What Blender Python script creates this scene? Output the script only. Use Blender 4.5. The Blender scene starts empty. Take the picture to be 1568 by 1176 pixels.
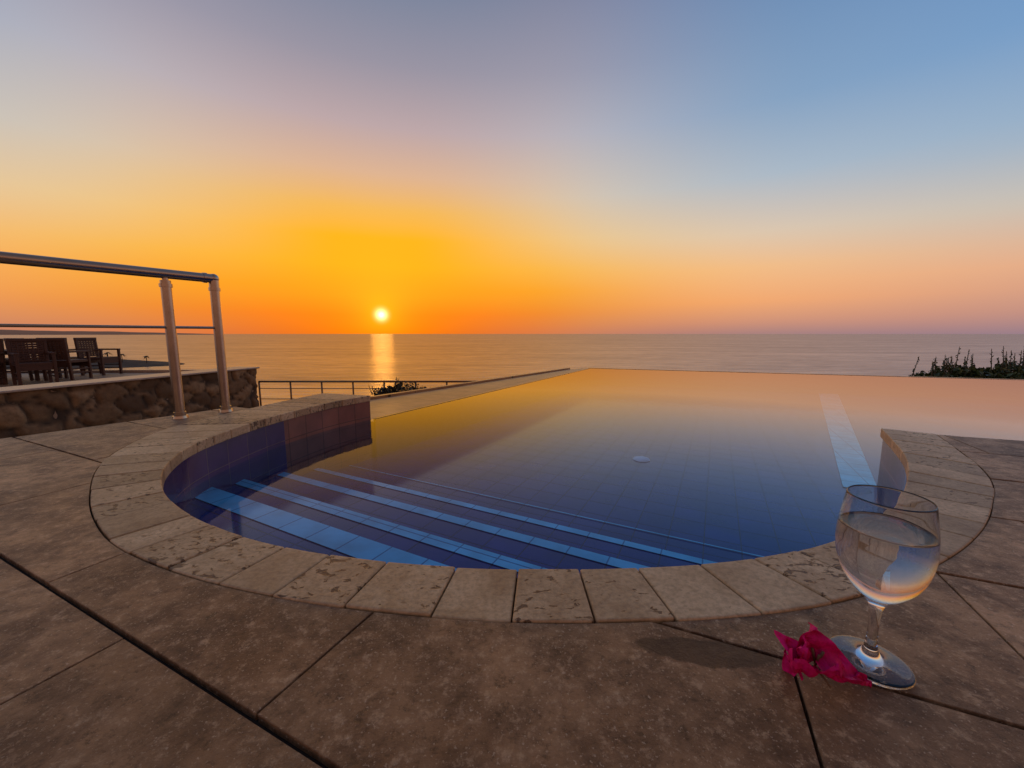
import bpy, bmesh, math, random
from mathutils import Vector, Matrix, Euler, noise
from mathutils.geometry import tessellate_polygon
random.seed(7)
R=math.radians
scene=bpy.context.scene
scene.view_settings.view_transform='Standard'
scene.view_settings.look='None'
scene.view_settings.exposure=0
COL=scene.collection

def lin(c):
    return tuple(((v/255)/12.92 if v/255<=0.04045 else ((v/255+0.055)/1.055)**2.4) for v in c)+(1.0,)

# ---------------------------------------------------------------- node helpers
class NT:
    def __init__(s,tree): s.t=tree; s.n=tree.nodes; s.l=tree.links
    def node(s,typ,**kw):
        n=s.n.new(typ)
        for k,v in kw.items(): setattr(n,k,v)
        return n
    def put(s,inp,v):
        if isinstance(v,bpy.types.NodeSocket): s.l.new(v,inp)
        else: inp.default_value=v
    def math(s,op,a,b=0.0,c=None,clamp=False):
        n=s.node('ShaderNodeMath',operation=op,use_clamp=clamp)
        s.put(n.inputs[0],a); s.put(n.inputs[1],b)
        if c is not None: s.put(n.inputs[2],c)
        return n.outputs[0]
    def mix(s,f,a,b,blend='MIX'):
        n=s.node('ShaderNodeMix',data_type='RGBA',blend_type=blend)
        s.put(n.inputs[0],f); s.put(n.inputs[6],a); s.put(n.inputs[7],b)
        return n.outputs[2]
    def ramp(s,f,stops):
        n=s.node('ShaderNodeValToRGB'); cr=n.color_ramp
        while len(cr.elements)>1: cr.elements.remove(cr.elements[-1])
        cr.elements[0].position=stops[0][0]; cr.elements[0].color=stops[0][1]
        for p,c in stops[1:]:
            e=cr.elements.new(p); e.color=c
        s.put(n.inputs[0],f); return n.outputs[0]
    def noise(s,vec,scale,detail=4,rough=.55,dist=0):
        n=s.node('ShaderNodeTexNoise'); s.put(n.inputs['Scale'],scale); n.inputs['Detail'].default_value=detail
        n.inputs['Roughness'].default_value=rough; n.inputs['Distortion'].default_value=dist
        if vec is not None: s.l.new(vec,n.inputs['Vector'])
        return n.outputs[0]
    def mapr(s,v,a,b,c=0.,d=1.):
        n=s.node('ShaderNodeMapRange'); s.put(n.inputs[0],v)
        n.inputs[1].default_value=a;n.inputs[2].default_value=b;n.inputs[3].default_value=c;n.inputs[4].default_value=d
        return n.outputs[0]
def g(v): return (v,v,v,1)
def newmat(name):
    m=bpy.data.materials.new(name); m.use_nodes=True
    nt=NT(m.node_tree); b=m.node_tree.nodes['Principled BSDF']
    return m,nt,b
def objco(nt): return nt.node('ShaderNodeTexCoord').outputs['Object']
def mapping(nt,vec,rot=(0,0,0),scale=(1,1,1),loc=(0,0,0)):
    n=nt.node('ShaderNodeMapping'); nt.l.new(vec,n.inputs[0])
    n.inputs['Rotation'].default_value=rot;n.inputs['Scale'].default_value=scale;n.inputs['Location'].default_value=loc
    return n.outputs[0]
def bump(nt,b,h,strength=.3,dist=.01):
    n=nt.node('ShaderNodeBump'); n.inputs['Strength'].default_value=strength;n.inputs['Distance'].default_value=dist
    nt.l.new(h,n.inputs['Height']); nt.l.new(n.outputs[0],b.inputs['Normal'])
def simple(name,col,rough=.6,metal=0.,var=.15,scale=20):
    m,nt,b=newmat(name)
    nz=nt.noise(objco(nt),scale)
    c=nt.mix(nt.mapr(nz,.3,.7),tuple(v*(1-var) for v in col)+(1,),tuple(min(1,v*(1+var)) for v in col)+(1,))
    nt.l.new(c,b.inputs['Base Color']); b.inputs['Roughness'].default_value=rough; b.inputs['Metallic'].default_value=metal
    return m

# ---------------------------------------------------------------- materials
def mat_slab():
    m,nt,b=newmat('stone_slab')
    co=objco(nt)
    isl=nt.node('ShaderNodeNewGeometry').outputs['Random Per Island']
    n1=nt.noise(co,3.2,6,.65,.5); n2=nt.noise(co,48,8,.78); n3=nt.noise(co,13,5,.65,.3); n4=nt.noise(co,260,3,.6)
    c=nt.mix(nt.mapr(n1,.36,.64),(.23,.115,.054,1),(.62,.36,.185,1))
    c=nt.mix(nt.mapr(n3,.44,.62,0,.7),c,(.15,.074,.036,1))
    c=nt.mix(nt.mapr(n2,.53,.63,0,.7),c,(.76,.50,.29,1))
    c=nt.mix(nt.mapr(n2,.34,.47,.8,0),c,(.075,.04,.021,1))
    c=nt.mix(nt.mapr(n4,.62,.67,0,.65),c,(.82,.62,.42,1))
    c=nt.mix(1.0,c,nt.ramp(isl,[(0,g(.78)),(1,g(1.14))]),'MULTIPLY')
    # water stain spilt beside the goblet
    sc=mapping(nt,co,loc=(-.248,-.449,0))
    sp=nt.node('ShaderNodeSeparateXYZ'); nt.l.new(sc,sp.inputs[0])
    wob=nt.math('ADD',nt.math('MULTIPLY',nt.math('SUBTRACT',n3,.5),1.2),nt.math('MULTIPLY',nt.math('SUBTRACT',n2,.5),.35))
    d=nt.math('SQRT',nt.math('ADD',nt.math('POWER',nt.math('DIVIDE',sp.outputs[0],.088),2),nt.math('POWER',nt.math('DIVIDE',nt.math('ADD',sp.outputs[1],nt.math('MULTIPLY',sp.outputs[0],.14)),.022),2)))
    stain=nt.mapr(nt.math('ADD',d,wob),.92,1.05,1,0)
    c=nt.mix(nt.math('MULTIPLY',stain,.86),c,(.045,.022,.012,1))
    nt.l.new(c,b.inputs['Base Color'])
    rg=nt.mapr(n3,.3,.7,.34,.54)
    nt.l.new(rg,b.inputs['Roughness']); b.inputs['Specular IOR Level'].default_value=.55
    b.inputs['Specular Tint'].default_value=(1,.82,.64,1)
    h=nt.math('ADD',nt.math('MULTIPLY',n2,.9),nt.math('MULTIPLY',n3,.7))
    bump(nt,b,h,.85,.008)
    return m
def mat_coping():
    m,nt,b=newmat('travertine_coping')
    co=objco(nt)
    isl=nt.node('ShaderNodeNewGeometry').outputs['Random Per Island']
    n1=nt.noise(co,9,5,.6,.5); n2=nt.noise(mapping(nt,co,rot=(0,0,R(-25)),scale=(1,1.8,1)),42,5,.6,.6); n3=nt.noise(co,110,5,.7)
    c=nt.mix(nt.mapr(n1,.3,.7),(.48,.30,.15,1),(.82,.59,.35,1))
    c=nt.mix(nt.mapr(n3,.42,.66,0,.55),c,(.28,.165,.08,1))
    th=nt.math('ADD',nt.math('MULTIPLY',isl,.18),.24)
    v=nt.math('ADD',n2,nt.math('MULTIPLY',nt.math('SUBTRACT',n1,.5),-.35))
    pit2=nt.math('MULTIPLY',nt.mapr(nt.math('SUBTRACT',v,th),0,.04,1,0),.85)
    c=nt.mix(pit2,c,(.10,.055,.03,1))
    rr=nt.math('FRACT',nt.math('MULTIPLY',isl,7.31))
    c=nt.mix(1.0,c,nt.ramp(rr,[(0,(.68,.65,.60,1)),(.5,(1.0,.96,.90,1)),(1,(1.08,1.08,1.05,1))]),'MULTIPLY')
    nt.l.new(c,b.inputs['Base Color']); b.inputs['Roughness'].default_value=.45; b.inputs['Specular IOR Level'].default_value=.5
    b.inputs['Specular Tint'].default_value=(1,.85,.7,1)
    h=nt.math('SUBTRACT',nt.math('MULTIPLY',n3,.45),pit2)
    bump(nt,b,h,.8,.006)
    return m
def mat_tile(name,c1,c2,grout,size=.1,rot=0.,rough=.12,vertical=False):
    m,nt,b=newmat(name)
    if vertical:
        uv=nt.node('ShaderNodeUVMap'); co=uv.outputs[0]
    else: co=mapping(nt,objco(nt),rot=(0,0,rot))
    br=nt.node('ShaderNodeTexBrick'); br.offset=0; br.squash=1
    nt.l.new(co,br.inputs['Vector'])
    br.inputs['Scale'].default_value=1; br.inputs['Brick Width'].default_value=size;br.inputs['Row Height'].default_value=size
    br.inputs['Mortar Size'].default_value=.0025; br.inputs['Mortar Smooth'].default_value=.2
    br.inputs['Color1'].default_value=c1+(1,);br.inputs['Color2'].default_value=c2+(1,);br.inputs['Mortar'].default_value=grout+(1,)
    nz=nt.noise(objco(nt),7,3)
    c=nt.mix(1.0,br.outputs[0],nt.ramp(nz,[(.3,g(.75)),(.7,g(1.2))]),'MULTIPLY')
    nt.l.new(c,b.inputs['Base Color']); b.inputs['Roughness'].default_value=rough
    bump(nt,b,nt.math('SUBTRACT',1.0,br.outputs[1]),.4,.003)
    return m
def mat_poolwater():
    m=bpy.data.materials.new('pool_water'); m.use_nodes=True; nt=NT(m.node_tree); nt.n.clear()
    out=nt.node('ShaderNodeOutputMaterial'); geo=nt.node('ShaderNodeNewGeometry')
    co=objco(nt)
    nz=nt.noise(mapping(nt,co,scale=(1,.6,1)),5.5,3,.5,.3)
    bp=nt.node('ShaderNodeBump'); bp.inputs['Strength'].default_value=.12; bp.inputs['Distance'].default_value=.006
    nt.l.new(nz,bp.inputs['Height'])
    dt=nt.node('ShaderNodeVectorMath',operation='DOT_PRODUCT'); nt.l.new(geo.outputs['Normal'],dt.inputs[0]);nt.l.new(geo.outputs['Incoming'],dt.inputs[1])
    c=nt.math('ABSOLUTE',dt.outputs['Value'])
    f=nt.math('MINIMUM',.56,nt.math('ADD',.015,nt.math('MULTIPLY',2.0,nt.math('POWER',nt.math('SUBTRACT',1.0,c,clamp=True),8.5))))
    tr=nt.node('ShaderNodeBsdfTransparent'); tr.inputs[0].default_value=(.64,.80,.98,1)
    gl=nt.node('ShaderNodeBsdfGlossy'); gl.inputs['Roughness'].default_value=.04; gl.inputs[0].default_value=(1,.92,.98,1); nt.l.new(bp.outputs[0],gl.inputs['Normal'])
    mx=nt.node('ShaderNodeMixShader'); nt.l.new(f,mx.inputs[0]);nt.l.new(tr.outputs[0],mx.inputs[1]);nt.l.new(gl.outputs[0],mx.inputs[2])
    nt.l.new(mx.outputs[0],out.inputs[0]); return m
def mat_sea():
    m=bpy.data.materials.new('sea_water'); m.use_nodes=True; nt=NT(m.node_tree); nt.n.clear()
    out=nt.node('ShaderNodeOutputMaterial'); co=objco(nt)
    a=nt.noise(mapping(nt,co,rot=(0,0,R(12)),scale=(.05,.16,1)),1,7,.65,.3)
    a2=nt.noise(mapping(nt,co,scale=(.004,.016,1)),1,6,.65)
    bp=nt.node('ShaderNodeBump'); bp.inputs['Strength'].default_value=.45; bp.inputs['Distance'].default_value=1.0; nt.l.new(a,bp.inputs['Height'])
    tone=nt.mapr(nt.math('ADD',nt.math('MULTIPLY',a,.6),nt.math('MULTIPLY',a2,.6)),.45,.75)
    df=nt.node('ShaderNodeBsdfDiffuse'); df.inputs[0].default_value=(.15,.105,.09,1)
    gl=nt.node('ShaderNodeBsdfGlossy'); gl.inputs['Roughness'].default_value=.23; nt.l.new(nt.mix(tone,(.50,.48,.51,1),(.80,.76,.77,1)),gl.inputs[0])
    nt.l.new(bp.outputs[0],gl.inputs['Normal'])
    mx=nt.node('ShaderNodeMixShader'); mx.inputs[0].default_value=.8
    nt.l.new(df.outputs[0],mx.inputs[1]);nt.l.new(gl.outputs[0],mx.inputs[2]); nt.l.new(mx.outputs[0],out.inputs[0])
    return m
def mat_leaf(name,c1,c2):
    m,nt,b=newmat(name)
    isl=nt.node('ShaderNodeNewGeometry').outputs['Random Per Island']
    nt.l.new(nt.ramp(isl,[(0,c1+(1,)),(1,c2+(1,))]),b.inputs['Base Color']); b.inputs['Roughness'].default_value=.5
    return m
M={}
M['slab']=mat_slab(); M['coping']=mat_coping()
M['grout']=simple('dark_grout',(.028,.019,.014),.9,scale=90,var=.4)
urot=R(27.5)
M['floor']=mat_tile('blue_pool_tile',(.006,.014,.15),(.009,.020,.19),(.003,.005,.06),.13,urot)
M['stripe']=mat_tile('light_blue_tile',(.15,.64,.84),(.20,.70,.88),(.04,.24,.42),.13,urot)
M['walltile']=mat_tile('blue_wall_tile',(.055,.022,.10),(.08,.03,.12),(.14,.08,.12),.12,0,.15,True)
M['endtile']=mat_tile('wall_tile_orange_lit',(.24,.075,.045),(.29,.10,.055),(.12,.05,.03),.12,0,.2,True)  # same tile as the pool wall, orange reflected light put into its colour
M['water']=mat_poolwater(); M['sea']=mat_sea()
M['white']=simple('white_plastic',(.85,.95,.95),.4)
M['path']=mat_tile('overflow_path_stone',(.55,.31,.14),(.46,.25,.11),(.10,.06,.03),.3,urot,.35)
M['lip']=simple('wet_edge_tile',(.07,.055,.06),.2)
M['render']=simple('stone_render',(.33,.22,.14),.8,scale=8)
M['chrome']=simple('brushed_steel',(.50,.42,.34),.25,1.0,var=.08)
M['cap']=simple('pale_wall_cap',(.50,.38,.28),.35)
M['terrace']=simple('terrace_paving',(.34,.24,.16),.6,scale=4)
M['wicker']=simple('brown_wicker',(.075,.028,.015),.6,scale=60,var=.35)
M['leaf']=mat_leaf('shrub_leaf',(.020,.040,.010),(.10,.13,.035))
M['leafd']=mat_leaf('dark_shrub_leaf',(.02,.022,.010),(.07,.055,.02))
M['bark']=simple('bark',(.10,.07,.045),.9)
M['soil']=simple('dry_hillside',(.13,.10,.065),.95,scale=.6,var=.5)
M['coast']=simple('coastal_scrub',(.05,.04,.03),.95,scale=.05,var=.5)
M['haze']=simple('hazy_hills',(.46,.24,.13),1.0)

# ---------------------------------------------------------------- mesh helpers
def obj(name,mesh,mat=None,parent=None,smooth=False):
    o=bpy.data.objects.new(name,mesh); COL.objects.link(o)
    if mat: 
        for mm in (mat if isinstance(mat,list) else [mat]): mesh.materials.append(mm)
    if parent: o.parent=parent
    if smooth:
        for p in mesh.polygons: p.use_smooth=True
    return o
def empty(name,loc=(0,0,0)):
    o=bpy.data.objects.new(name,None); COL.objects.link(o); o.location=loc; o.empty_display_size=.05; return o
def from_bm(name,bm,mat=None,parent=None,smooth=False):
    me=bpy.data.meshes.new(name); bm.to_mesh(me); bm.free(); return obj(name,me,mat,parent,smooth)
def sheet(name,pts,z,mat,parent=None):
    v=[Vector((p[0],p[1],z)) for p in pts]
    tris=tessellate_polygon([v]); me=bpy.data.meshes.new(name)
    me.from_pydata(v,[],[tuple(t) for t in tris])
    bm=bmesh.new(); bm.from_mesh(me)
    for f in bm.faces:
        f.normal_update()
        if f.normal.z<0: f.normal_flip()
    bm.to_mesh(me); bm.free()
    return obj(name,me,mat,parent)
def prism_bm(pts,z0,z1):
    bm=bmesh.new(); n=len(pts)
    a=[bm.verts.new((p[0],p[1],z0)) for p in pts]; b=[bm.verts.new((p[0],p[1],z1)) for p in pts]
    tris=tessellate_polygon([[Vector((p[0],p[1],0)) for p in pts]])
    for t in tris:
        bm.faces.new([b[i] for i in t]); bm.faces.new([a[i] for i in reversed(t)])
    for i in range(n):
        j=(i+1)%n; bm.faces.new((a[i],a[j],b[j],b[i]))
    bmesh.ops.recalc_face_normals(bm,faces=bm.faces); return bm
def skirt(name,pts,z0,z1,mat,parent=None):
    bm=bmesh.new(); uvl=bm.loops.layers.uv.new('UVMap'); L=0
    for i in range(len(pts)-1):
        p,q=pts[i],pts[i+1]; d=math.hypot(q[0]-p[0],q[1]-p[1])
        f=bm.faces.new([bm.verts.new((p[0],p[1],z0)),bm.verts.new((q[0],q[1],z0)),bm.verts.new((q[0],q[1],z1)),bm.verts.new((p[0],p[1],z1))])
        for lp,uv in zip(f.loops,((L,z0),(L+d,z0),(L+d,z1),(L,z1))): lp[uvl].uv=(uv[0]+6,uv[1]+6.02)
        L+=d
    return from_bm(name,bm,mat,parent)
def box(bm,c,s,rot=None):
    m=Matrix.Translation(c)
    if rot: m=m@Euler(rot).to_matrix().to_4x4()
    m=m@Matrix.Diagonal((s[0],s[1],s[2],1))
    return bmesh.ops.create_cube(bm,size=1,matrix=m)
def tube(bm,p,q,r,seg=16,r2=None):
    p=Vector(p);q=Vector(q);d=q-p
    m=Matrix.Translation((p+q)/2)@d.to_track_quat('Z','Y').to_matrix().to_4x4()
    bmesh.ops.create_cone(bm,cap_ends=True,segments=seg,radius1=r,radius2=(r if r2 is None else r2),depth=d.length,matrix=m)
def lathe(bm,prof,seg=64,center=(0,0,0)):
    rings=[]
    for r,z in prof:
        if r<1e-6: rings.append([bm.verts.new((center[0],center[1],center[2]+z))])
        else: rings.append([bm.verts.new((center[0]+r*math.cos(2*math.pi*i/seg),center[1]+r*math.sin(2*math.pi*i/seg),center[2]+z)) for i in range(seg)])
    for a,b in zip(rings,rings[1:]):
        for i in range(seg):
            j=(i+1)%seg
            if len(a)==1 and len(b)==1: continue
            if len(a)==1: bm.faces.new((a[0],b[j],b[i]))
            elif len(b)==1: bm.faces.new((a[i],a[j],b[0]))
            else: bm.faces.new((a[i],a[j],b[j],b[i]))
def bevel(o,w,seg=2,angle=40):
    b=o.modifiers.new('bevel','BEVEL'); b.width=w;b.segments=seg;b.limit_method='ANGLE';b.angle_limit=R(angle)
def catmull(P,per=12):
    out=[]; n=len(P)
    for i in range(n-1):
        p0=P[max(i-1,0)];p1=P[i];p2=P[i+1];p3=P[min(i+2,n-1)]
        for k in range(per):
            t=k/per
            out.append(tuple(.5*((2*p1[j])+(-p0[j]+p2[j])*t+(2*p0[j]-5*p1[j]+4*p2[j]-p3[j])*t*t+(-p0[j]+3*p1[j]-3*p2[j]+p3[j])*t**3) for j in range(len(p1))))
    out.append(tuple(P[-1])); return out

# ---------------------------------------------------------------- plan of the pool and deck
pairs=[(-.92,2.52,-1.28,2.62),(-1.06,2.25,-1.36,2.32),(-1.15,1.92,-1.44,1.95),(-1.175,1.65,-1.46,1.60),
(-1.157,1.39,-1.37,1.33),(-1.07,1.18,-1.24,1.13),(-.95,1.02,-1.06,.94),(-.82,.90,-.90,.80),(-.66,.795,-.735,.69),
(-.46,.705,-.51,.595),(-.22,.645,-.25,.53),(.02,.624,.01,.50),(.244,.630,.265,.507),(.43,.655,.48,.54),(.615,.713,.68,.61),
(.82,.82,.90,.72),(1.013,.969,1.12,.87),(1.285,1.24,1.38,1.10),(1.57,1.63,1.70,1.53)]
cur=catmull(pairs,14)
inner=[(c[0],c[1]) for c in cur]; outer=[(c[2],c[3]) for c in cur]
def offs(pts,d):
    out=[]
    for i,p in enumerate(pts):
        a=pts[max(i-1,0)];b=pts[min(i+1,len(pts)-1)]
        t=Vector((b[0]-a[0],b[1]-a[1])).normalized(); nrm=Vector((t.y,-t.x))
        out.append((p[0]+nrm.x*d,p[1]+nrm.y*d))
    return out
tst=offs(inner,.01); mid=len(inner)//2
sgn=1 if tst[mid][1]<inner[mid][1] else -1
wall=offs(inner,.010*sgn)
DX=12.0
near_r=(DX,1.61-.4*(DX-1.57))
far_r=(DX,6.38-.329*(DX-1.29)); corner=(1.29,6.38)

pool=empty('infinity_pool')
deck=empty('pool_deck')
left_edge=[(-1.40,2.13),(-1.53,2.13),(-1.965,1.465),(-4.2,-2.0)]
bed=[(-1.27,2.60)]+left_edge+[(-4.2,-3.2),(DX,-3.2),near_r]+list(reversed(wall))
sheet('grout_bed',bed,-.009,M['grout'],deck)
uu=Vector((.908,-.418)); nn=Vector((.418,.908)); uu.normalize(); nn.normalize()
bm=bmesh.new()
rh=.323; sl=.53
for k in range(-12,7):
    n0=.217+rh*k; off=-.40 if k%2==0 else -.665
    for m_ in range(-13,26):
        s0=off+sl*m_
        c=nn*(n0+rh/2)+uu*(s0+sl/2)
        if c.y<-2.3 or c.x<-4.5 or c.x>9 or c.y>2.8: continue
        if c.y>1.0 and -.6<c.x<.9: continue
        gp=.0066; gq=.0036
        m4=Matrix.Translation((c.x,c.y,-.014+random.uniform(-.0009,.0009)))@Matrix.Rotation(math.atan2(uu.y,uu.x)+random.uniform(-.0015,.0015),4,'Z')@Matrix.Diagonal((sl-gq,rh-gp,.028,1))
        bmesh.ops.create_cube(bm,size=1,matrix=m4)
slabs=from_bm('stone_slabs',bm,M['slab'],deck)
so=offs(outer,.0008*sgn)
k0=next(i for i,p in enumerate(so) if p[1]<2.10)
region=so[k0:]+[(1.76,1.50),(9,-1.35),(9,-2.2),(-4.2,-2.2)]+[(-4.2,-2.0),(-1.965,1.465),(-1.53,2.13)]
cb=from_bm('cutter',prism_bm(region,-.2,.2))
md=slabs.modifiers.new('cut','BOOLEAN'); md.operation='INTERSECT'; md.object=cb; md.solver='EXACT'
bpy.context.view_layer.update()
dg=bpy.context.evaluated_depsgraph_get()
nm=bpy.data.meshes.new_from_object(slabs.evaluated_get(dg))
slabs.modifiers.clear(); slabs.data=nm
bpy.data.objects.remove(cb)
bevel(slabs,.0018,2,50)
# coping stones
cum=[0]
for i in range(1,len(cur)):
    cum.append(cum[-1]+.5*(math.dist(inner[i],inner[i-1])+math.dist(outer[i],outer[i-1])))
def at(s):
    s=max(0,min(cum[-1]-1e-6,s))
    for i in range(1,len(cum)):
        if cum[i]>=s:
            t=(s-cum[i-1])/(cum[i]-cum[i-1]); a,b=cur[i-1],cur[i]
            return tuple(a[j]+(b[j]-a[j])*t for j in range(4))
N=int(cum[-1]/.112); bm=bmesh.new()
cuts=[0]+[cum[-1]*(i+random.uniform(-.12,.12))/N for i in range(1,N)]+[cum[-1]]
for i in range(N):
    s0=cuts[i]+.0012; s1=cuts[i+1]-.0012
    nseg=4
    sec=[at(s0+(s1-s0)*k/nseg) for k in range(nseg+1)]
    jz=random.uniform(-.0008,.0012); jo=random.uniform(-.003,.001)
    prev=None
    for k,c in enumerate(sec):
        a=Vector(c[:2]);b=Vector(c[2:]); d=(b-a).normalized(); b=b+d*jo
        ring=[bm.verts.new((a.x,a.y,-.036)),bm.verts.new((b.x,b.y,-.036)),bm.verts.new((b.x,b.y,.002+jz)),bm.verts.new((a.x,a.y,.002+jz))]
        if prev:
            for q in range(4): bm.faces.new((prev[q],prev[(q+1)%4],ring[(q+1)%4],ring[q]))
        else: bm.faces.new(ring)
        prev=ring
    bm.faces.new(list(reversed(prev)))
bmesh.ops.recalc_face_normals(bm,faces=bm.faces)
cop=from_bm('coping_stones',bm,M['coping'],deck); bevel(cop,.0035,3,50)
skirt('pool_wall_tiles',wall[27:],-.6,-.013,M['walltile'],pool)
skirt('pool_wall_end_tiles',wall[:28],-.6,-.013,M['endtile'],pool)
skirt('near_wall_tiles',[wall[-1],near_r],-.6,-.013,M['walltile'],pool)
skirt('deck_end_wall',[wall[0],(-1.27,2.60)],-1.4,-.013,M['endtile'],deck)
skirt('deck_side_wall',[(-1.27,2.60)]+left_edge,-1.4,-.013,M['render'],deck)
# floor, steps
outl=wall+[near_r,far_r,corner]
sheet('pool_floor',outl,-.42,M['floor'],pool)
U=Vector((.887,-.462)).normalized(); V=Vector((.462,.887)).normalized()
def SP(s,n,z): 
    p=U*s+V*n; return (p.x,p.y,z)
steps=[(.765,-.20,.085),(.93,-.24,.05),(1.168,-.30,.045),(1.40,-.36,.035)]
bm=bmesh.new(); bs=bmesh.new()
prevn=.1; sL=[-1.75,-1.85,-1.95,-2.02]
def quad(B,pts): B.faces.new([B.verts.new(p) for p in pts])
for i,(n_,z_,w_) in enumerate(steps):
    a,b=sL[i],1.5
    quad(bm,[SP(a,prevn,z_),SP(b,prevn,z_),SP(b,n_,z_),SP(a,n_,z_)])
    quad(bm,[SP(a,n_,-.42),SP(a,n_,z_),SP(b,n_,z_),SP(b,n_,-.42)])
    quad(bs,[SP(a,n_-w_,z_+.003),SP(b,n_-w_,z_+.003),SP(b,n_,z_+.003),SP(a,n_,z_+.003)])
    prevn=n_
quad(bs,[SP(-2.0,1.625,-.416),SP(1.3,1.625,-.416),SP(1.3,1.632,-.416),SP(-2.0,1.632,-.416)])
from_bm('pool_steps',bm,M['floor'],pool); from_bm('light_tile_bands',bs,M['stripe'],pool)
bs=bmesh.new()
quad(bs,[(4.25,5.37,-.416),(4.46,5.30,-.416),(1.91,1.95,-.416),(1.78,2.02,-.416)])
from_bm('lane_line',bs,mat_tile('turquoise_tile',(.12,.88,.97),(.16,.92,.98),(.04,.4,.5),.13,urot),pool)
bm=bmesh.new(); lathe(bm,[(0,.014),(.03,.013),(.05,.006),(.055,0)],32,(.85,2.49,-.418)); from_bm('pool_floor_inlet',bm,M['white'],pool,True)
sheet('pool_water',outl,-.16,M['water'],pool)
def strip(name,a,b,w,z0,z1,mat,parent,side=1):
    a=Vector(a);b=Vector(b);d=(b-a).normalized();n=Vector((-d.y,d.x))*w*side
    o=from_bm(name,prism_bm([a,b,b+n,a+n],z0,z1),mat,parent); return o
strip('left_edge_lip',(-.905,2.545),(1.29,6.385),.018,-.6,-.158,M['lip'],pool)
strip('far_edge_lip',(1.25,6.395),far_r,.05,-.6,-.157,M['lip'],pool)
bm=prism_bm([(-.93,2.58),(1.25,6.43),(1.33,6.75),(.98,6.50),(-1.30,3.40),(-1.75,2.5),(-1.27,2.62)],-.30,-.185)
from_bm('overflow_path',bm,M['path'],pool)
strip('overflow_kerb',(-1.31,3.42),(.97,6.52),.05,-.9,-.165,M['path'],pool)
strip('outer_wall',(-.98,2.64),(1.22,6.47),.20,-1.4,-.31,M['render'],pool)
strip('far_outer_wall',(1.3,6.50),(DX,far_r[1]+.12),.25,-1.4,-.45,M['render'],pool)

# ---------------------------------------------------------------- railing on the deck
rail=empty('handrail')
bm=bmesh.new()
A=Vector((-1.485,2.0,0)); D=(Vector((-1.837,1.453,0))-A).normalized(); zt=.672
for dist in (0,.19,1.55,3.0):
    p=A+D*dist
    tube(bm,p+Vector((0,0,0)),p+Vector((0,0,zt-.03)),.0205,24)
    tube(bm,p,p+Vector((0,0,.012)),.032,24,.029)
    tube(bm,p+Vector((0,0,.012)),p+Vector((0,0,.03)),.024,24)
    tube(bm,p+Vector((0,0,zt-.06)),p+Vector((0,0,zt-.045)),.025,24)
    tube(bm,p+Vector((0,0,zt-.06)),p+Vector((0,0,zt)),.012,16)
from_bm('posts',bm,M['chrome'],rail,True).modifiers.new('es','EDGE_SPLIT')
bm=bmesh.new()
E=A-D*.0
tube(bm,E+Vector((0,0,zt)),A+D*4+Vector((0,0,zt)),.0215,24)
bmesh.ops.create_uvsphere(bm,u_segments=24,v_segments=12,radius=.0235,matrix=Matrix.Translation(E+Vector((0,0,zt))))
tube(bm,E+D*.03+Vector((0,0,zt)),E+D*.045+Vector((0,0,zt)),.0245,24)
tube(bm,E+Vector((0,0,zt-.05)),E+Vector((0,0,zt)),.0215,24)
tube(bm,A+Vector((0,0,.43)),A+D*4+Vector((0,0,.43)),.0065,12)
from_bm('rails',bm,M['chrome'],rail,True).modifiers.new('es','EDGE_SPLIT')

# ---------------------------------------------------------------- stone wall with cap
m,nt,b=newmat('rubble_stone')
at_=nt.node('ShaderNodeAttribute',attribute_name='stone'); sp=nt.node('ShaderNodeSeparateColor'); nt.l.new(at_.outputs['Color'],sp.inputs[0])
nz=nt.noise(objco(nt),35,5,.6)
c=nt.ramp(sp.outputs[0],[(0,(.12,.07,.035,1)),(.5,(.27,.165,.08,1)),(1,(.42,.27,.14,1))])
c=nt.mix(nt.mapr(nz,.35,.7,0,.6),c,(.11,.065,.034,1)); c=nt.mix(sp.outputs[1],c,(.04,.028,.018,1))
nt.l.new(c,b.inputs['Base Color']); b.inputs['Roughness'].default_value=.85; bump(nt,b,nz,.5,.01)
M['rubble']=m
wallo=empty('stone_wall')
WA=Vector((-2.34,3.55)); WB=Vector((-3.35,-.4)); wd=(WB-WA).normalized(); wn=Vector((wd.y,-wd.x))
if wn.x<0: wn=-wn
L=(WB-WA).length; nx,nz_=420,70; z0,z1=-1.3,.085
verts=[];cols=[]
for j in range(nz_+1):
    for i in range(nx+1):
        s=L*i/nx; z=z0+(z1-z0)*j/nz_
        q=Vector((s*6.5+noise.noise(Vector((s*6,z*6,0)))*.35,z*9.5+noise.noise(Vector((s*6,z*6,9)))*.35,0))
        dd,pp=noise.voronoi(q); e=dd[1]-dd[0]
        rnd=(math.sin(pp[0].x*12.9+pp[0].y*78.2)*43758.5)%1
        h=min(1,e*4.5)*(.016+.010*rnd)+noise.noise(Vector((s*22,z*22,3)))*.004
        p=WA+wd*s+wn*h; verts.append((p.x,p.y,z)); cols.append((rnd,1-min(1,e*9),0,1))
faces=[(j*(nx+1)+i,j*(nx+1)+i+1,(j+1)*(nx+1)+i+1,(j+1)*(nx+1)+i) for j in range(nz_) for i in range(nx)]
me=bpy.data.meshes.new('rubble_face'); me.from_pydata(verts,[],faces)
ca=me.color_attributes.new('stone','FLOAT_COLOR','POINT')
for i,cc in enumerate(cols): ca.data[i].color=cc
obj('rubble_face',me,M['rubble'],wallo,True)
from_bm('core',prism_bm([WA,WB,WB-wn*.16,WA-wn*.16],z0,.085),M['render'],wallo)
o=from_bm('cap',prism_bm([WA+wn*.04-wd*.02,WB+wn*.04,WB-wn*.2,WA-wn*.2-wd*.02],.087,.100),M['cap'],wallo); bevel(o,.004)
tz=empty('upper_terrace')
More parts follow.
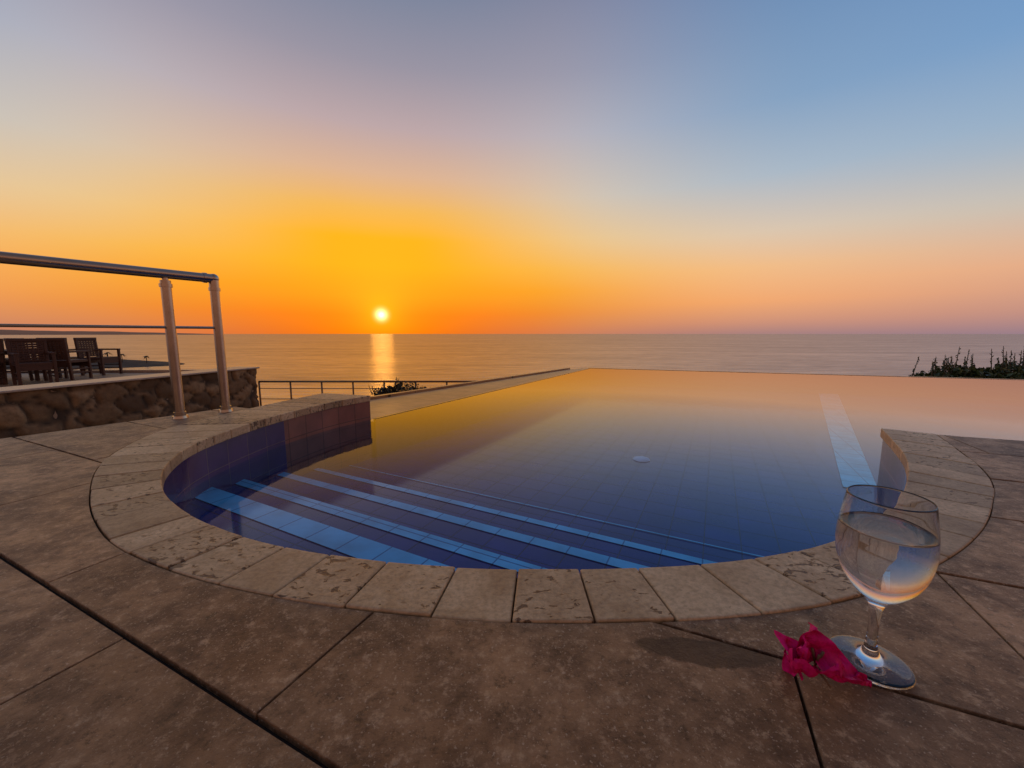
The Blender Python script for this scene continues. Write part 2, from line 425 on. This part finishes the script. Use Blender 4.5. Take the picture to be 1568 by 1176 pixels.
from_bm('paving',prism_bm([(-2.55,3.5),(-3.55,-.4),(-14,-.4),(-14,7.0),(-5.0,7.3)],-1.3,-.32),M['terrace'],tz)
o=strip('terrace_kerb',(-5.0,7.32),(-14,7.02),.12,-1.3,-.27,M['cap'],tz,-1)

# ---------------------------------------------------------------- wicker chairs, table
def chair(loc,rz,sc=.62):
    bm=bmesh.new()
    for x in (-.25,.25):
        box(bm,(x,-.25,.32),(.05,.05,.64)); box(bm,(x,.27,.46),(.05,.05,.92),(R(-4),0,0))
        box(bm,(x,0,.65),(.07,.56,.04))
        for z in (.16,.25): box(bm,(x,0,z),(.03,.5,.03))
    box(bm,(0,0,.43),(.52,.52,.06)); box(bm,(0,-.24,.36),(.5,.03,.12)); box(bm,(0,.24,.36),(.5,.03,.12))
    for i in range(9):
        box(bm,(0,.265+.004*i,.49+.049*i),(.48,.022,.043))
    for i in range(7): box(bm,(-.21+.07*i,.285,.70),(.022,.034,.44),(R(-4),0,0))
    box(bm,(0,.30,.93),(.55,.06,.06))
    o=from_bm('wicker_chair',bm,M['wicker']); o.location=loc; o.rotation_euler=(0,0,rz); o.scale=(sc,)*3; bevel(o,.008,2); return o
for x,y,r in ((-7.05,6.2,R(190)),(-7.6,6.25,R(168)),(-8.35,6.3,R(185)),(-7.35,5.35,R(20)),(-8.0,5.3,R(-10)),(-7.3,6.95,R(95)),(-8.9,6.5,R(150)),(-7.9,6.9,R(200)),(-6.85,5.6,R(60))):
    chair((x,y,-.32),r,.68)
def table(loc,sc):
    bm=bmesh.new()
    box(bm,(0,0,.73),(1.5,.85,.045)); box(bm,(0,0,.68),(1.38,.73,.06))
    for x in (-.65,.65):
        for y in (-.34,.34): box(bm,(x,y,.35),(.06,.06,.70))
    o=from_bm('dining_table',bm,M['wicker']); o.location=loc; o.scale=(sc,)*3; bevel(o,.01)
table((-7.75,5.8,-.32),.64); table((-9.0,6.0,-.32),.62)

# ---------------------------------------------------------------- fence of the lower terrace
fen=empty('metal_fence'); bm=bmesh.new(); fy=7.3
fx0,fx1=-4.75,-.05
n=9
for i in range(n):
    x=fx0+(fx1-fx0)*i/(n-1); tube(bm,(x,fy,-1.25),(x,fy,-.49),.016,10)
tube(bm,(fx0,fy,-.49),(fx1,fy,-.49),.018,12)
for z in (-.62,-.82,-1.02): tube(bm,(fx0,fy,z),(fx1,fy,z),.007,8)
from_bm('bars',bm,simple('bronze_metal',(.26,.15,.08),.4,.8),fen,True)

# ---------------------------------------------------------------- shrubs
def shrub(name,loc,blobs,n,leaf,mat,spikes=0,sh=.3):
    e=empty(name,loc); bm=bmesh.new()
    def leafq(p,s,q):
        pts=[(-.5,0,0),(-.1,.26,.06),(.5,0,-.05),(-.1,-.26,.06)]
        bm.faces.new([bm.verts.new(p+q@(Vector(t)*s)) for t in pts])
    for k in range(n):
        c,r=random.choice(blobs)
        d=Vector((random.gauss(0,1),random.gauss(0,1),random.gauss(0,1))).normalized()*(random.random()**.45)
        d*=1+.35*noise.noise(Vector(c)*3+d*2.2)
        p=Vector(c)+Vector((d.x*r[0],d.y*r[1],d.z*r[2]))
        leafq(p,leaf*random.uniform(.6,1.4),Euler((random.uniform(-1.3,1.3),random.uniform(-1.3,1.3),random.uniform(0,6.28))).to_matrix())
    bs_=bmesh.new()
    for c,r in blobs:
        for _ in range(3): tube(bs_,(c[0]*.4,c[1]*.4,-.5),(c[0]+random.uniform(-.5,.5)*r[0],c[1],c[2]),.02,6,.006)
    for _ in range(spikes):
        c,r=random.choice(blobs[:-1]); x=c[0]+random.uniform(-1,1)*r[0] 
        b0=Vector((x,c[1]+random.uniform(-.15,.15),c[2])); t0=b0+Vector((random.uniform(-.07,.07),0,r[2]+random.uniform(.02,sh)))
        tube(bs_,b0,t0,.007,5,.003)
        for q in range(8):
            f=.35+.65*q/8; p=b0.lerp(t0,f)
            leafq(p+Vector((random.uniform(-.02,.02),0,0)),leaf*.7*(1.2-.5*f),Euler((random.uniform(-.5,.5),random.choice((-1,1))*random.uniform(.4,1.3),random.uniform(-.6,.6))).to_matrix())
    from_bm('foliage',bm,mat,e)
    from_bm('stems',bs_,M['bark'],e)
    return e
shrub('shrub',(-1.87,6.75,-.60),[((-.32,0,-.05),(.25,.25,.13)),((0,0,0),(.32,.3,.18)),((.3,0,-.06),(.25,.25,.12)),((.05,0,-.35),(.5,.35,.35))],2800,.055,M['leafd'],10,.08)
sr=shrub('shrub',(14.75,12,-1.0),[((-.85,0,.0),(.25,.3,.12)),((-.45,0,.08),(.25,.3,.14)),((.0,0,.05),(.28,.3,.13)),((.4,0,.10),(.28,.3,.15)),((.85,0,.07),(.3,.3,.14)),((1.3,0,.12),(.35,.3,.18)),((.1,.1,-.3),(1.1,.4,.28))],4200,.07,M['leaf'],60,.26)
sr.scale=(2.1,2.1,2.1)

# ---------------------------------------------------------------- hillside, coast, hills, sea
bm=bmesh.new(); gx,gy=90,70; vs={}
for i in range(gx+1):
    for j in range(gy+1):
        x=-60+120*i/gx; y=-40+j*1.9
        z=-1.42 if y<9 else -1.42-(y-9)*.34
        z+=noise.noise(Vector((x*.12,y*.12,0)))*(.0 if y<9 else 1.0)
        vs[i,j]=bm.verts.new((x,y,max(z,-24)))
for i in range(gx):
    for j in range(gy): bm.faces.new((vs[i,j],vs[i+1,j],vs[i+1,j+1],vs[i,j+1]))
from_bm('hillside_ground',bm,M['soil'],None,True)
bm=bmesh.new(); bmesh.ops.create_circle(bm,cap_ends=True,segments=128,radius=45000,matrix=Matrix.Translation((0,0,-20)))
from_bm('sea',bm,M['sea'])
def mound(name,cx,cy,rx,ry,zb,h,mat,nx=60,ny=30,f=.02,rot=0):
    bm=bmesh.new(); vs={}
    for i in range(nx+1):
        for j in range(ny+1):
            a=-1+2*i/nx;b_=-1+2*j/ny; r=math.hypot(a,b_)
            x=a*rx;y=b_*ry
            hh=max(0,1-r)**.7*h*(1+.5*noise.noise(Vector((x*f,y*f,2))))+ (0 if r>.95 else noise.noise(Vector((x*f*5,y*f*5,5)))*h*.08)
            X=cx+x*math.cos(rot)-y*math.sin(rot);Y=cy+x*math.sin(rot)+y*math.cos(rot)
            vs[i,j]=bm.verts.new((X,Y,zb+hh))
    for i in range(nx):
        for j in range(ny): bm.faces.new((vs[i,j],vs[i+1,j],vs[i+1,j+1],vs[i,j+1]))
    return from_bm(name,bm,mat,None,True)
mound('coast',-320,255,105,40,-20.5,5.2,M['coast'])
mound('distant_hills',-9800,7600,3600,800,-30,110,M['haze'],80,20,.0006,R(35))
def palm(loc,h):
    e=empty('palm_tree',loc); bm=bmesh.new()
    tube(bm,(0,0,-1),(.3,0,h*.5),.28,8,.2); tube(bm,(.3,0,h*.5),(.2,0,h),.2,8,.16); from_bm('trunk',bm,M['bark'],e)
    bm=bmesh.new()
    for k in range(16):
        a=k/16*6.283+random.uniform(-.2,.2); el=random.uniform(-.3,.9); Lf=h*.42
        prev=None
        for t in range(7):
            tt=t/6; r=Lf*tt*math.cos(el*(1-.2*tt)); z=h+Lf*(math.sin(el)*tt-.75*tt*tt)
            w=.32*math.sin(math.pi*min(.97,tt+.08))+.03
            c=Vector((.2+r*math.cos(a),r*math.sin(a),z)); s=Vector((-math.sin(a),math.cos(a),-.2))*w
            ring=[bm.verts.new(c-s),bm.verts.new(c+s)]
            if prev: bm.faces.new((prev[0],prev[1],ring[1],ring[0]))
            prev=ring
    from_bm('fronds',bm,M['leafd'],e)
palm((-263,255,-18.6),6.6); palm((-254,255,-18.9),6.0); palm((-240,257,-19.3),5)

# ---------------------------------------------------------------- goblet
gob=empty('wine_glass',(.4370,.4327,.0015))
def smoothprof(P,per=6): return [(max(0,r),z) for r,z in catmull(P,per)]
KB=.735
outp=[(.0,.0),(.030,.0),(.0385,.0008),(.0402,.0028),(.037,.0045),(.026,.0065),(.013,.0105),(.0075,.018),(.0055,.030),(.0050,.045),(.0056,.062),(.0075,.076)]+[(r*KB,z) for r,z in [(.018,.0850),(.0315,.0945),(.0455,.109),(.0555,.128),(.0600,.148),(.0600,.163),(.0578,.182),(.0545,.198),(.0520,.2105)]]
inp=[(r*KB,z) for r,z in [(.0508,.2115),(.0528,.198),(.0561,.182),(.0583,.163),(.0583,.148),(.0538,.130),(.0435,.112),(.0295,.0985),(.0155,.090),(.007,.0875),(.0,.087)]]
bm=bmesh.new(); prof=[(0,0)]+smoothprof(outp[1:],5)+smoothprof(inp,5); prof[-1]=(0,.087); lathe(bm,prof,96)
bmesh.ops.recalc_face_normals(bm,faces=bm.faces)
m=bpy.data.materials.new('clear_glass'); m.use_nodes=True; nt=NT(m.node_tree); nt.n.clear()
o_=nt.node('ShaderNodeOutputMaterial'); gl=nt.node('ShaderNodeBsdfGlass'); gl.inputs['Roughness'].default_value=0; gl.inputs['IOR'].default_value=1.48; gl.inputs['Color'].default_value=(.97,.97,.97,1); nt.l.new(gl.outputs[0],o_.inputs[0])
from_bm('bowl_stem_foot',bm,m,gob,True)
bm=bmesh.new(); wz=.174
wp=[(r*KB,z) for r,z in [(0,.0868),(.007,.0873),(.0157,.0898),(.0297,.0983),(.0437,.1118),(.0540,.1298),(.0585,.148),(.0585,.163),(.0573,wz)]]
prof=smoothprof(wp,5)+[(.0563*KB,wz-.0008),(.050*KB,wz-.0012),(0,wz-.0012)]; prof[0]=(0,.0868); lathe(bm,prof,96)
bmesh.ops.recalc_face_normals(bm,faces=bm.faces)
m=bpy.data.materials.new('drinking_water'); m.use_nodes=True; nt=NT(m.node_tree); nt.n.clear()
o_=nt.node('ShaderNodeOutputMaterial'); gl=nt.node('ShaderNodeBsdfGlass'); gl.inputs['Roughness'].default_value=0; gl.inputs['IOR'].default_value=1.33; nt.l.new(gl.outputs[0],o_.inputs[0])
from_bm('water',bm,m,gob,True)

# ---------------------------------------------------------------- bougainvillea flower
m,nt,b=newmat('magenta_bract')
co=objco(nt); nz=nt.noise(mapping(nt,co,scale=(1,.35,1)),160,4,.6)
c=nt.mix(nt.mapr(nz,.35,.7),(.58,.002,.09,1),(.90,.008,.23,1)); nt.l.new(c,b.inputs['Base Color']); b.inputs['Roughness'].default_value=.55
b.inputs['Specular IOR Level'].default_value=.2; bump(nt,b,nz,.6,.002)
M['bract']=m
fl=empty('bougainvillea_flower',(.356,.414,.003))
def petal(i,loc,rot,Ln,W,curl,cup,seed):
    bm=bmesh.new(); nu,nv=14,16; vs={}
    q=Euler(rot).to_matrix()
    for a in range(nu+1):
        for c_ in range(nv+1):
            u=-1+2*a/nu; v=c_/nv
            w=W*.5*(math.sin(math.pi*min(1,(v*.97+.03))**.75)**.6)*(1-.12*v)
            x=u*w; y=v*Ln*(1-.14*abs(u)**2)
            z=curl*v*v*Ln+cup*u*u*W*.5+noise.noise(Vector((u*1.7+seed,v*2.6,seed)))*.012*(v+.2)+math.sin(u*9+seed)*.0012*v
            vs[a,c_]=bm.verts.new(q@Vector((x,y,z))+Vector(loc))
    for a in range(nu):
        for c_ in range(nv): bm.faces.new((vs[a,c_],vs[a+1,c_],vs[a+1,c_+1],vs[a,c_+1]))
    bmesh.ops.remove_doubles(bm,verts=bm.verts,dist=1e-5)
    from_bm('bract_%d'%i,bm,M['bract'],fl,True)
P=[((.000,.0,.016),(R(66),0,R(-8)),.040,.048,.1,.25,1),((0,0,.022),(R(20),R(25),R(-120)),.038,.044,-.75,.3,2),
((.010,-.004,.012),(R(-8),R(-10),R(-112)),.042,.050,-.1,.35,3.3),((-.008,0,.012),(R(40),R(-20),R(75)),.030,.034,.3,.5,4.1),
((-.014,-.004,.02),(R(70),R(10),R(60)),.028,.032,.4,-.4,5.7),((-.012,-.006,.006),(R(10),R(15),R(120)),.032,.032,.5,.5,6.2),
((-.02,.002,.016),(R(75),R(-15),R(20)),.028,.032,-.5,.4,7.9),((.004,-.008,.010),(R(25),0,R(180)),.026,.038,.3,.4,8.8),((-.022,-.004,.004),(R(35),R(30),R(95)),.022,.030,.8,-.5,9.5)]
for i,p in enumerate(P): petal(i+1,*p)
bm=bmesh.new()
for k in range(3):
    a=k*2.1; tube(bm,(0,0,.012),(.006*math.cos(a)-.002,.006*math.sin(a)-.004,.032),.0012,8,.0016)
tube(bm,(-.002,0,.012),(.003,-.02,.002),.0012,8)
from_bm('stem',bm,simple('green_stem',(.18,.10,.05),.6),fl,True)

# ---------------------------------------------------------------- world and sun
SAZ,SEL=R(-18.2),R(2.57)
w=bpy.data.worlds.new('World'); scene.world=w; w.use_nodes=True
nt=NT(w.node_tree); nt.n.clear()
tc=nt.node('ShaderNodeTexCoord'); sp=nt.node('ShaderNodeSeparateXYZ'); nt.l.new(tc.outputs['Generated'],sp.inputs[0])
el=nt.math('MULTIPLY',nt.math('ARCSINE',sp.outputs[2]),180/math.pi)
az=nt.math('ARCTAN2',sp.outputs[0],sp.outputs[1])
da=nt.math('MULTIPLY',nt.math('ABSOLUTE',nt.math('SUBTRACT',az,SAZ)),180/math.pi)
da=nt.math('MINIMUM',da,nt.math('SUBTRACT',360.0,da))
e=nt.math('DIVIDE',el,90.0,clamp=True)
def RP(st): return nt.ramp(e,[(a/90,lin(c)) for a,c in st])
rA=RP([(0,(226,100,12)),(2.5,(246,116,0)),(5,(253,148,0)),(9,(255,174,0)),(12.5,(254,178,8)),(16,(242,182,84)),(20,(220,178,145)),(25,(188,166,168)),(31,(152,147,162)),(38,(118,130,155)),(90,(82,74,84))])
rM=RP([(0,(205,126,86)),(3,(234,142,54)),(6,(248,164,46)),(9,(247,184,82)),(13,(236,198,138)),(18,(214,197,176)),(25,(183,179,187)),(31,(156,154,171)),(38,(130,133,158)),(90,(82,74,84))])
rB=RP([(0,(168,128,126)),(1.5,(207,146,120)),(4,(242,168,112)),(8,(242,188,134)),(12,(220,198,174)),(18,(172,185,198)),(25,(134,162,193)),(37,(100,134,177)),(90,(80,80,94))])
rC=RP([(0,(146,124,140)),(2,(188,142,134)),(6,(222,170,142)),(11,(188,188,184)),(16,(144,173,200)),(24,(108,153,201)),(37,(85,130,188)),(90,(80,80,94))])
rD=RP([(0,(126,84,70)),(5,(176,120,96)),(12,(180,132,112)),(25,(138,110,102)),(45,(102,88,88)),(90,(82,74,84))])
def sm(a,b):
    n=nt.node('ShaderNodeMapRange',interpolation_type='SMOOTHSTEP'); nt.put(n.inputs[0],da); n.inputs[1].default_value=a;n.inputs[2].default_value=b; return n.outputs[0]
col=nt.mix(sm(4,34),rA,rM); col=nt.mix(sm(20,54),col,rB); col=nt.mix(sm(44,86),col,rC); col=nt.mix(sm(80,135),col,rD)
sd=Vector((math.sin(SAZ)*math.cos(SEL),math.cos(SAZ)*math.cos(SEL),math.sin(SEL)))
dp=nt.node('ShaderNodeVectorMath',operation='DOT_PRODUCT'); nt.l.new(tc.outputs['Generated'],dp.inputs[0]); dp.inputs[1].default_value=sd
th=nt.math('MULTIPLY',nt.math('ARCCOSINE',nt.math('MINIMUM',dp.outputs['Value'],1.0)),180/math.pi)
disc=nt.math('POWER',nt.mapr(th,.05,1.8,1,0),3.6)
glow=nt.math('EXPONENT',nt.math('MULTIPLY',th,-.5))
glow2=nt.math('EXPONENT',nt.math('MULTIPLY',th,-.14))
def scal(cv,f):
    n=nt.node('ShaderNodeVectorMath',operation='SCALE'); n.inputs[0].default_value=cv[:3]; nt.put(n.inputs['Scale'],f); return n.outputs[0]
def add(a,b):
    n=nt.node('ShaderNodeVectorMath',operation='ADD'); nt.put(n.inputs[0],a); nt.put(n.inputs[1],b); return n.outputs[0]
col=add(col,scal((3.0,2.9,1.5),disc)); col=add(col,scal((.5,.28,.0),glow)); col=add(col,scal((.16,.06,.0),glow2))
bg=nt.node('ShaderNodeBackground'); nt.l.new(col,bg.inputs[0]); bg.inputs[1].default_value=1.0
sky=nt.node('ShaderNodeTexSky',sky_type='NISHITA'); sky.sun_disc=False; sky.sun_elevation=SEL; sky.sun_rotation=SAZ
bg2=nt.node('ShaderNodeBackground'); nt.l.new(sky.outputs[0],bg2.inputs[0]); bg2.inputs[1].default_value=.004
ad=nt.node('ShaderNodeAddShader'); nt.l.new(bg.outputs[0],ad.inputs[0]);nt.l.new(bg2.outputs[0],ad.inputs[1])
wo=nt.node('ShaderNodeOutputWorld'); nt.l.new(ad.outputs[0],wo.inputs[0])
ld=bpy.data.lights.new('sun','SUN'); ld.energy=.025; ld.angle=R(3.0); ld.color=(1,.42,.06)
lo=bpy.data.objects.new('sun',ld); COL.objects.link(lo); lo.rotation_euler=(-sd).to_track_quat('-Z','Y').to_euler()

cd=bpy.data.cameras.new('camera'); cam=bpy.data.objects.new('camera',cd); COL.objects.link(cam)
cd.sensor_width=36; cd.lens=600/1568*36; cd.clip_start=.01; cd.clip_end=100000
cam.location=(0,0,.4); cam.rotation_euler=(R(90-7.31),0,0)
scene.camera=cam
